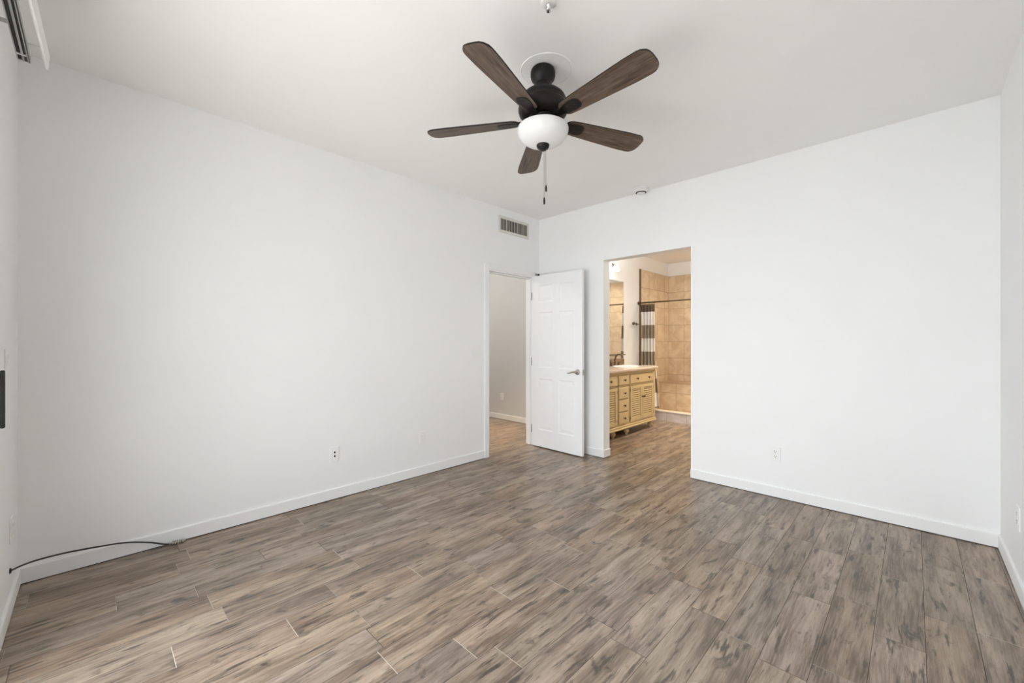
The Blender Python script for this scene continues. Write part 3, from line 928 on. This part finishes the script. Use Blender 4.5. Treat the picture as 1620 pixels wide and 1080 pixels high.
louvre_door(1.592, 1.925, zd0, zd1, 1.930, 1.612)
louvre_door(0.220, 0.557, zd0, zd1, 0.215, 0.537)
louvre_door(0.561, 0.898, zd0, zd1, 0.903, 0.581)
# stone top with two sunk basins
def ringed_top():
    bm = bmesh.new()
    x0, x1, y0, y1 = 0.002, 0.595, 0.175, 2.02
    n = 40
    cyc = [(0.315, 0.60), (0.315, 1.585)]
    zt = 0.036
    def rect(y0, y1, c):
        # quad ring between rectangle and oval hole
        cx, cy = c
        outer, inner = [], []
        for i in range(n):
            a = 2 * PI * i / n
            dx, dy = math.cos(a), math.sin(a)
            inner.append(bm.verts.new((cx + 0.165 * dx, cy + 0.235 * dy, zt)))
            tx = ((x1 - cx) / dx if dx > 1e-6 else (x0 - cx) / dx if dx < -1e-6 else 1e9)
            ty = ((y1 - cy) / dy if dy > 1e-6 else (y0 - cy) / dy if dy < -1e-6 else 1e9)
            tt = min(tx, ty)
            outer.append(bm.verts.new((cx + tt * dx, cy + tt * dy, zt)))
        corners = [(x1, y1), (x0, y1), (x0, y0), (x1, y0)]
        for i in range(n):
            j = (i + 1) % n
            bm.faces.new((outer[i], outer[j], inner[j], inner[i]))
            p, q = outer[i].co, outer[j].co
            if abs(p.x - q.x) > 1e-5 and abs(p.y - q.y) > 1e-5:
                cc = min(corners, key=lambda c_: (c_[0] - (p.x + q.x) / 2) ** 2 + (c_[1] - (p.y + q.y) / 2) ** 2)
                bm.faces.new((outer[i], bm.verts.new((*cc, zt)), outer[j]))
    ym = 1.09
    rect(y0, ym, cyc[0]); rect(ym, y1, cyc[1])
    # edge moulding and underside
    box(bm, x0, x1, y0, y1, 0.0, zt - 0.0008)
    fs = [f for f in bm.faces if abs(f.calc_center_median().z - (zt - 0.0008)) < 1e-5]
    bmesh.ops.delete(bm, geom=fs, context='FACES')
    box(bm, x1 - 0.006, x1 + 0.006, y0, y1 + 0.006, 0.010, zt - 0.002, bev=0.004)
    return bm, cyc
bm, cyc = ringed_top()
top = obj('countertop', bm, MCT, va, loc=(0, 0, 0.852))
top['label'] = 'pale cream stone counter'
for cx, cy in cyc:
    bm = bmesh.new()
    lathe(bm, [(1.06, 0.0375), (1.06, 0.043), (1.0, 0.045), (0.96, 0.038), (0.93, 0.01), (0.80, -0.06), (0.45, -0.105), (0.08, -0.112), (0, -0.112)], 40)
    bmesh.ops.transform(bm, matrix=Matrix.Translation((cx, cy, 0)) @ Matrix.Diagonal((0.165, 0.235, 1, 1)), verts=bm.verts[:])
    obj('basin', bm, MPO, top)
bm = boxes((0.002, 0.022, 0.175, 2.07, 0.036, 0.125), bev=0.003)
obj('backsplash', bm, MBS, top)
def faucet(y, label):
    t = thing('faucet', label, 'faucet', (0.10, y, 0.888))
    bm = bmesh.new()
    lathe(bm, [(0, 0), (0.027, 0), (0.027, 0.006), (0.018, 0.016), (0.014, 0.03), (0.0125, 0.06)], 20)
    tube(bm, spline([(0, 0, 0.05), (0.002, 0, 0.10), (0.022, 0, 0.150), (0.062, 0, 0.172), (0.105, 0, 0.160), (0.125, 0, 0.130)], 6), 0.0115, 12)
    obj('spout', bm, MBZ, t)
    for s in (-1, 1):
        bm = bmesh.new()
        lathe(bm, [(0, 0), (0.024, 0), (0.024, 0.006), (0.015, 0.018), (0.013, 0.040), (0.017, 0.052), (0, 0.056)], 20, (0, s * 0.105, 0))
        tube(bm, [(0, s * 0.105, 0.048), (0.012, s * 0.130, 0.060), (0.020, s * 0.165, 0.068)], [0.008, 0.007, 0.006], 10)
        obj('handle', bm, MBZ, t)
faucet(1.62, 'bronze arched faucet standing on the vanity counter by the mirror')
soap = thing('towel_bar', 'short bronze bar in front of the mirror above the faucet', 'towel bar', (0.003, 1.50, 1.045))
bm = bmesh.new(); tube(bm, [(0.055, 0, 0), (0.055, 0.50, 0)], 0.008, 10); lathe(bm, [(0, -0.012), (0.014, -0.010), (0.018, 0.0), (0.014, 0.010), (0, 0.012)], 14, (0.055, 0, 0), 0, 'y'); obj('bar', bm, MBZ, soap)
for yy in (0.03, 0.47):
    bm = bmesh.new(); lathe(bm, [(0, 0.002), (0.022, 0.002), (0.020, 0.010), (0.009, 0.014), (0.008, 0.055), (0, 0.055)], 16, (0, yy, 0), 0, 'x'); obj('post', bm, MBZ, soap)
bm = bmesh.new()
box(bm, 0.0, 0.006, 0.30, 2.042, 0.985, 2.195)
tag(obj('wall_mirror', bm, MMI), 'large frameless mirror on the wall above the bathroom vanity', 'mirror')
hk = thing('robe_hook', 'small dark bronze hook on the white wall between mirror and shower', 'robe hook', (0.0, 2.44, 1.535))
bm = bmesh.new(); lathe(bm, [(0, 0), (0.024, 0), (0.024, 0.006), (0.014, 0.012), (0, 0.013)], 20, (0, 0.03, 0), 0, 'x'); obj('rosette', bm, MBZ, hk)
bm = bmesh.new()
tube(bm, spline([(0.010, 0.03, 0), (0.04, 0.02, 0.0), (0.060, -0.05, -0.002), (0.060, -0.12, 0.002), (0.060, -0.17, 0.006)], 5), 0.010, 10)
lathe(bm, [(0, -0.018), (0.018, -0.014), (0.028, 0.0), (0.018, 0.014), (0, 0.018)], 16, (0.060, -0.175, 0.006), 0, 'y')
obj('arm', bm, MBZ, hk)
for lb, lc in (('added unseen round downlight in the bathroom ceiling', (1.25, 1.75, BH)), ('added unseen round downlight in the shower ceiling', (1.20, 3.0, BH)), ('added unseen round downlight in the hall ceiling', (-1.05, -0.30, H))):
    t = thing('added_downlight', lb, 'downlight', lc, group='added downlights')  # fixture made for an added spot, out of view
    bm = bmesh.new(); lathe(bm, [(0.060, -0.0005), (0.075, 0), (0.090, 0), (0.088, -0.006), (0.068, -0.008), (0.060, -0.0005)], 32); obj('trim_ring', bm, MT, t)
    bm = bmesh.new(); lathe(bm, [(0, -0.001), (0.062, -0.001), (0.062, -0.003), (0, -0.004)], 32); obj('lens', bm, MLIT, t)
# vanity light bar and added unseen ceiling lamps of the two rooms beyond
vl = thing('vanity_light', 'bronze light bar with glass shades above the bathroom mirror', 'wall light', (0.0, 1.42, 2.40))
bm = boxes((0, 0.03, -0.28, 0.28, -0.035, 0.035), bev=0.006); obj('back_plate', bm, MBZ, vl)
for s in (-0.2, 0.0, 0.2):
    bm = bmesh.new(); tube(bm, [(0.03, s, 0), (0.11, s, 0), (0.12, s, -0.01)], 0.008, 8); a_ = obj('arm', bm, MBZ, vl)
    bm = bmesh.new(); lathe(bm, [(0.022, 0.0), (0.03, -0.01), (0.045, -0.055), (0.055, -0.085)], 24, (0.12, s, -0.01)); obj('glass_shade', bm, MLIT, a_)
for nm, lb, lc in (('added_ceiling_light', 'added unseen round glass ceiling light in the bathroom', (1.35, 1.35, BH)), ('added_ceiling_light', 'added unseen round glass ceiling light in the hall', (-1.7, -0.9, H))):
    t = thing(nm, lb, 'ceiling light', lc)
    bm = bmesh.new(); lathe(bm, [(0, 0), (0.17, 0), (0.17, -0.02), (0.155, -0.024), (0, -0.024)], 36); obj('base', bm, MT, t)
    bm = bmesh.new(); lathe(bm, [(0.150, -0.024), (0.140, -0.055), (0.10, -0.080), (0.05, -0.092), (0, -0.095)], 36); obj('glass_shade', bm, MLIT, t)
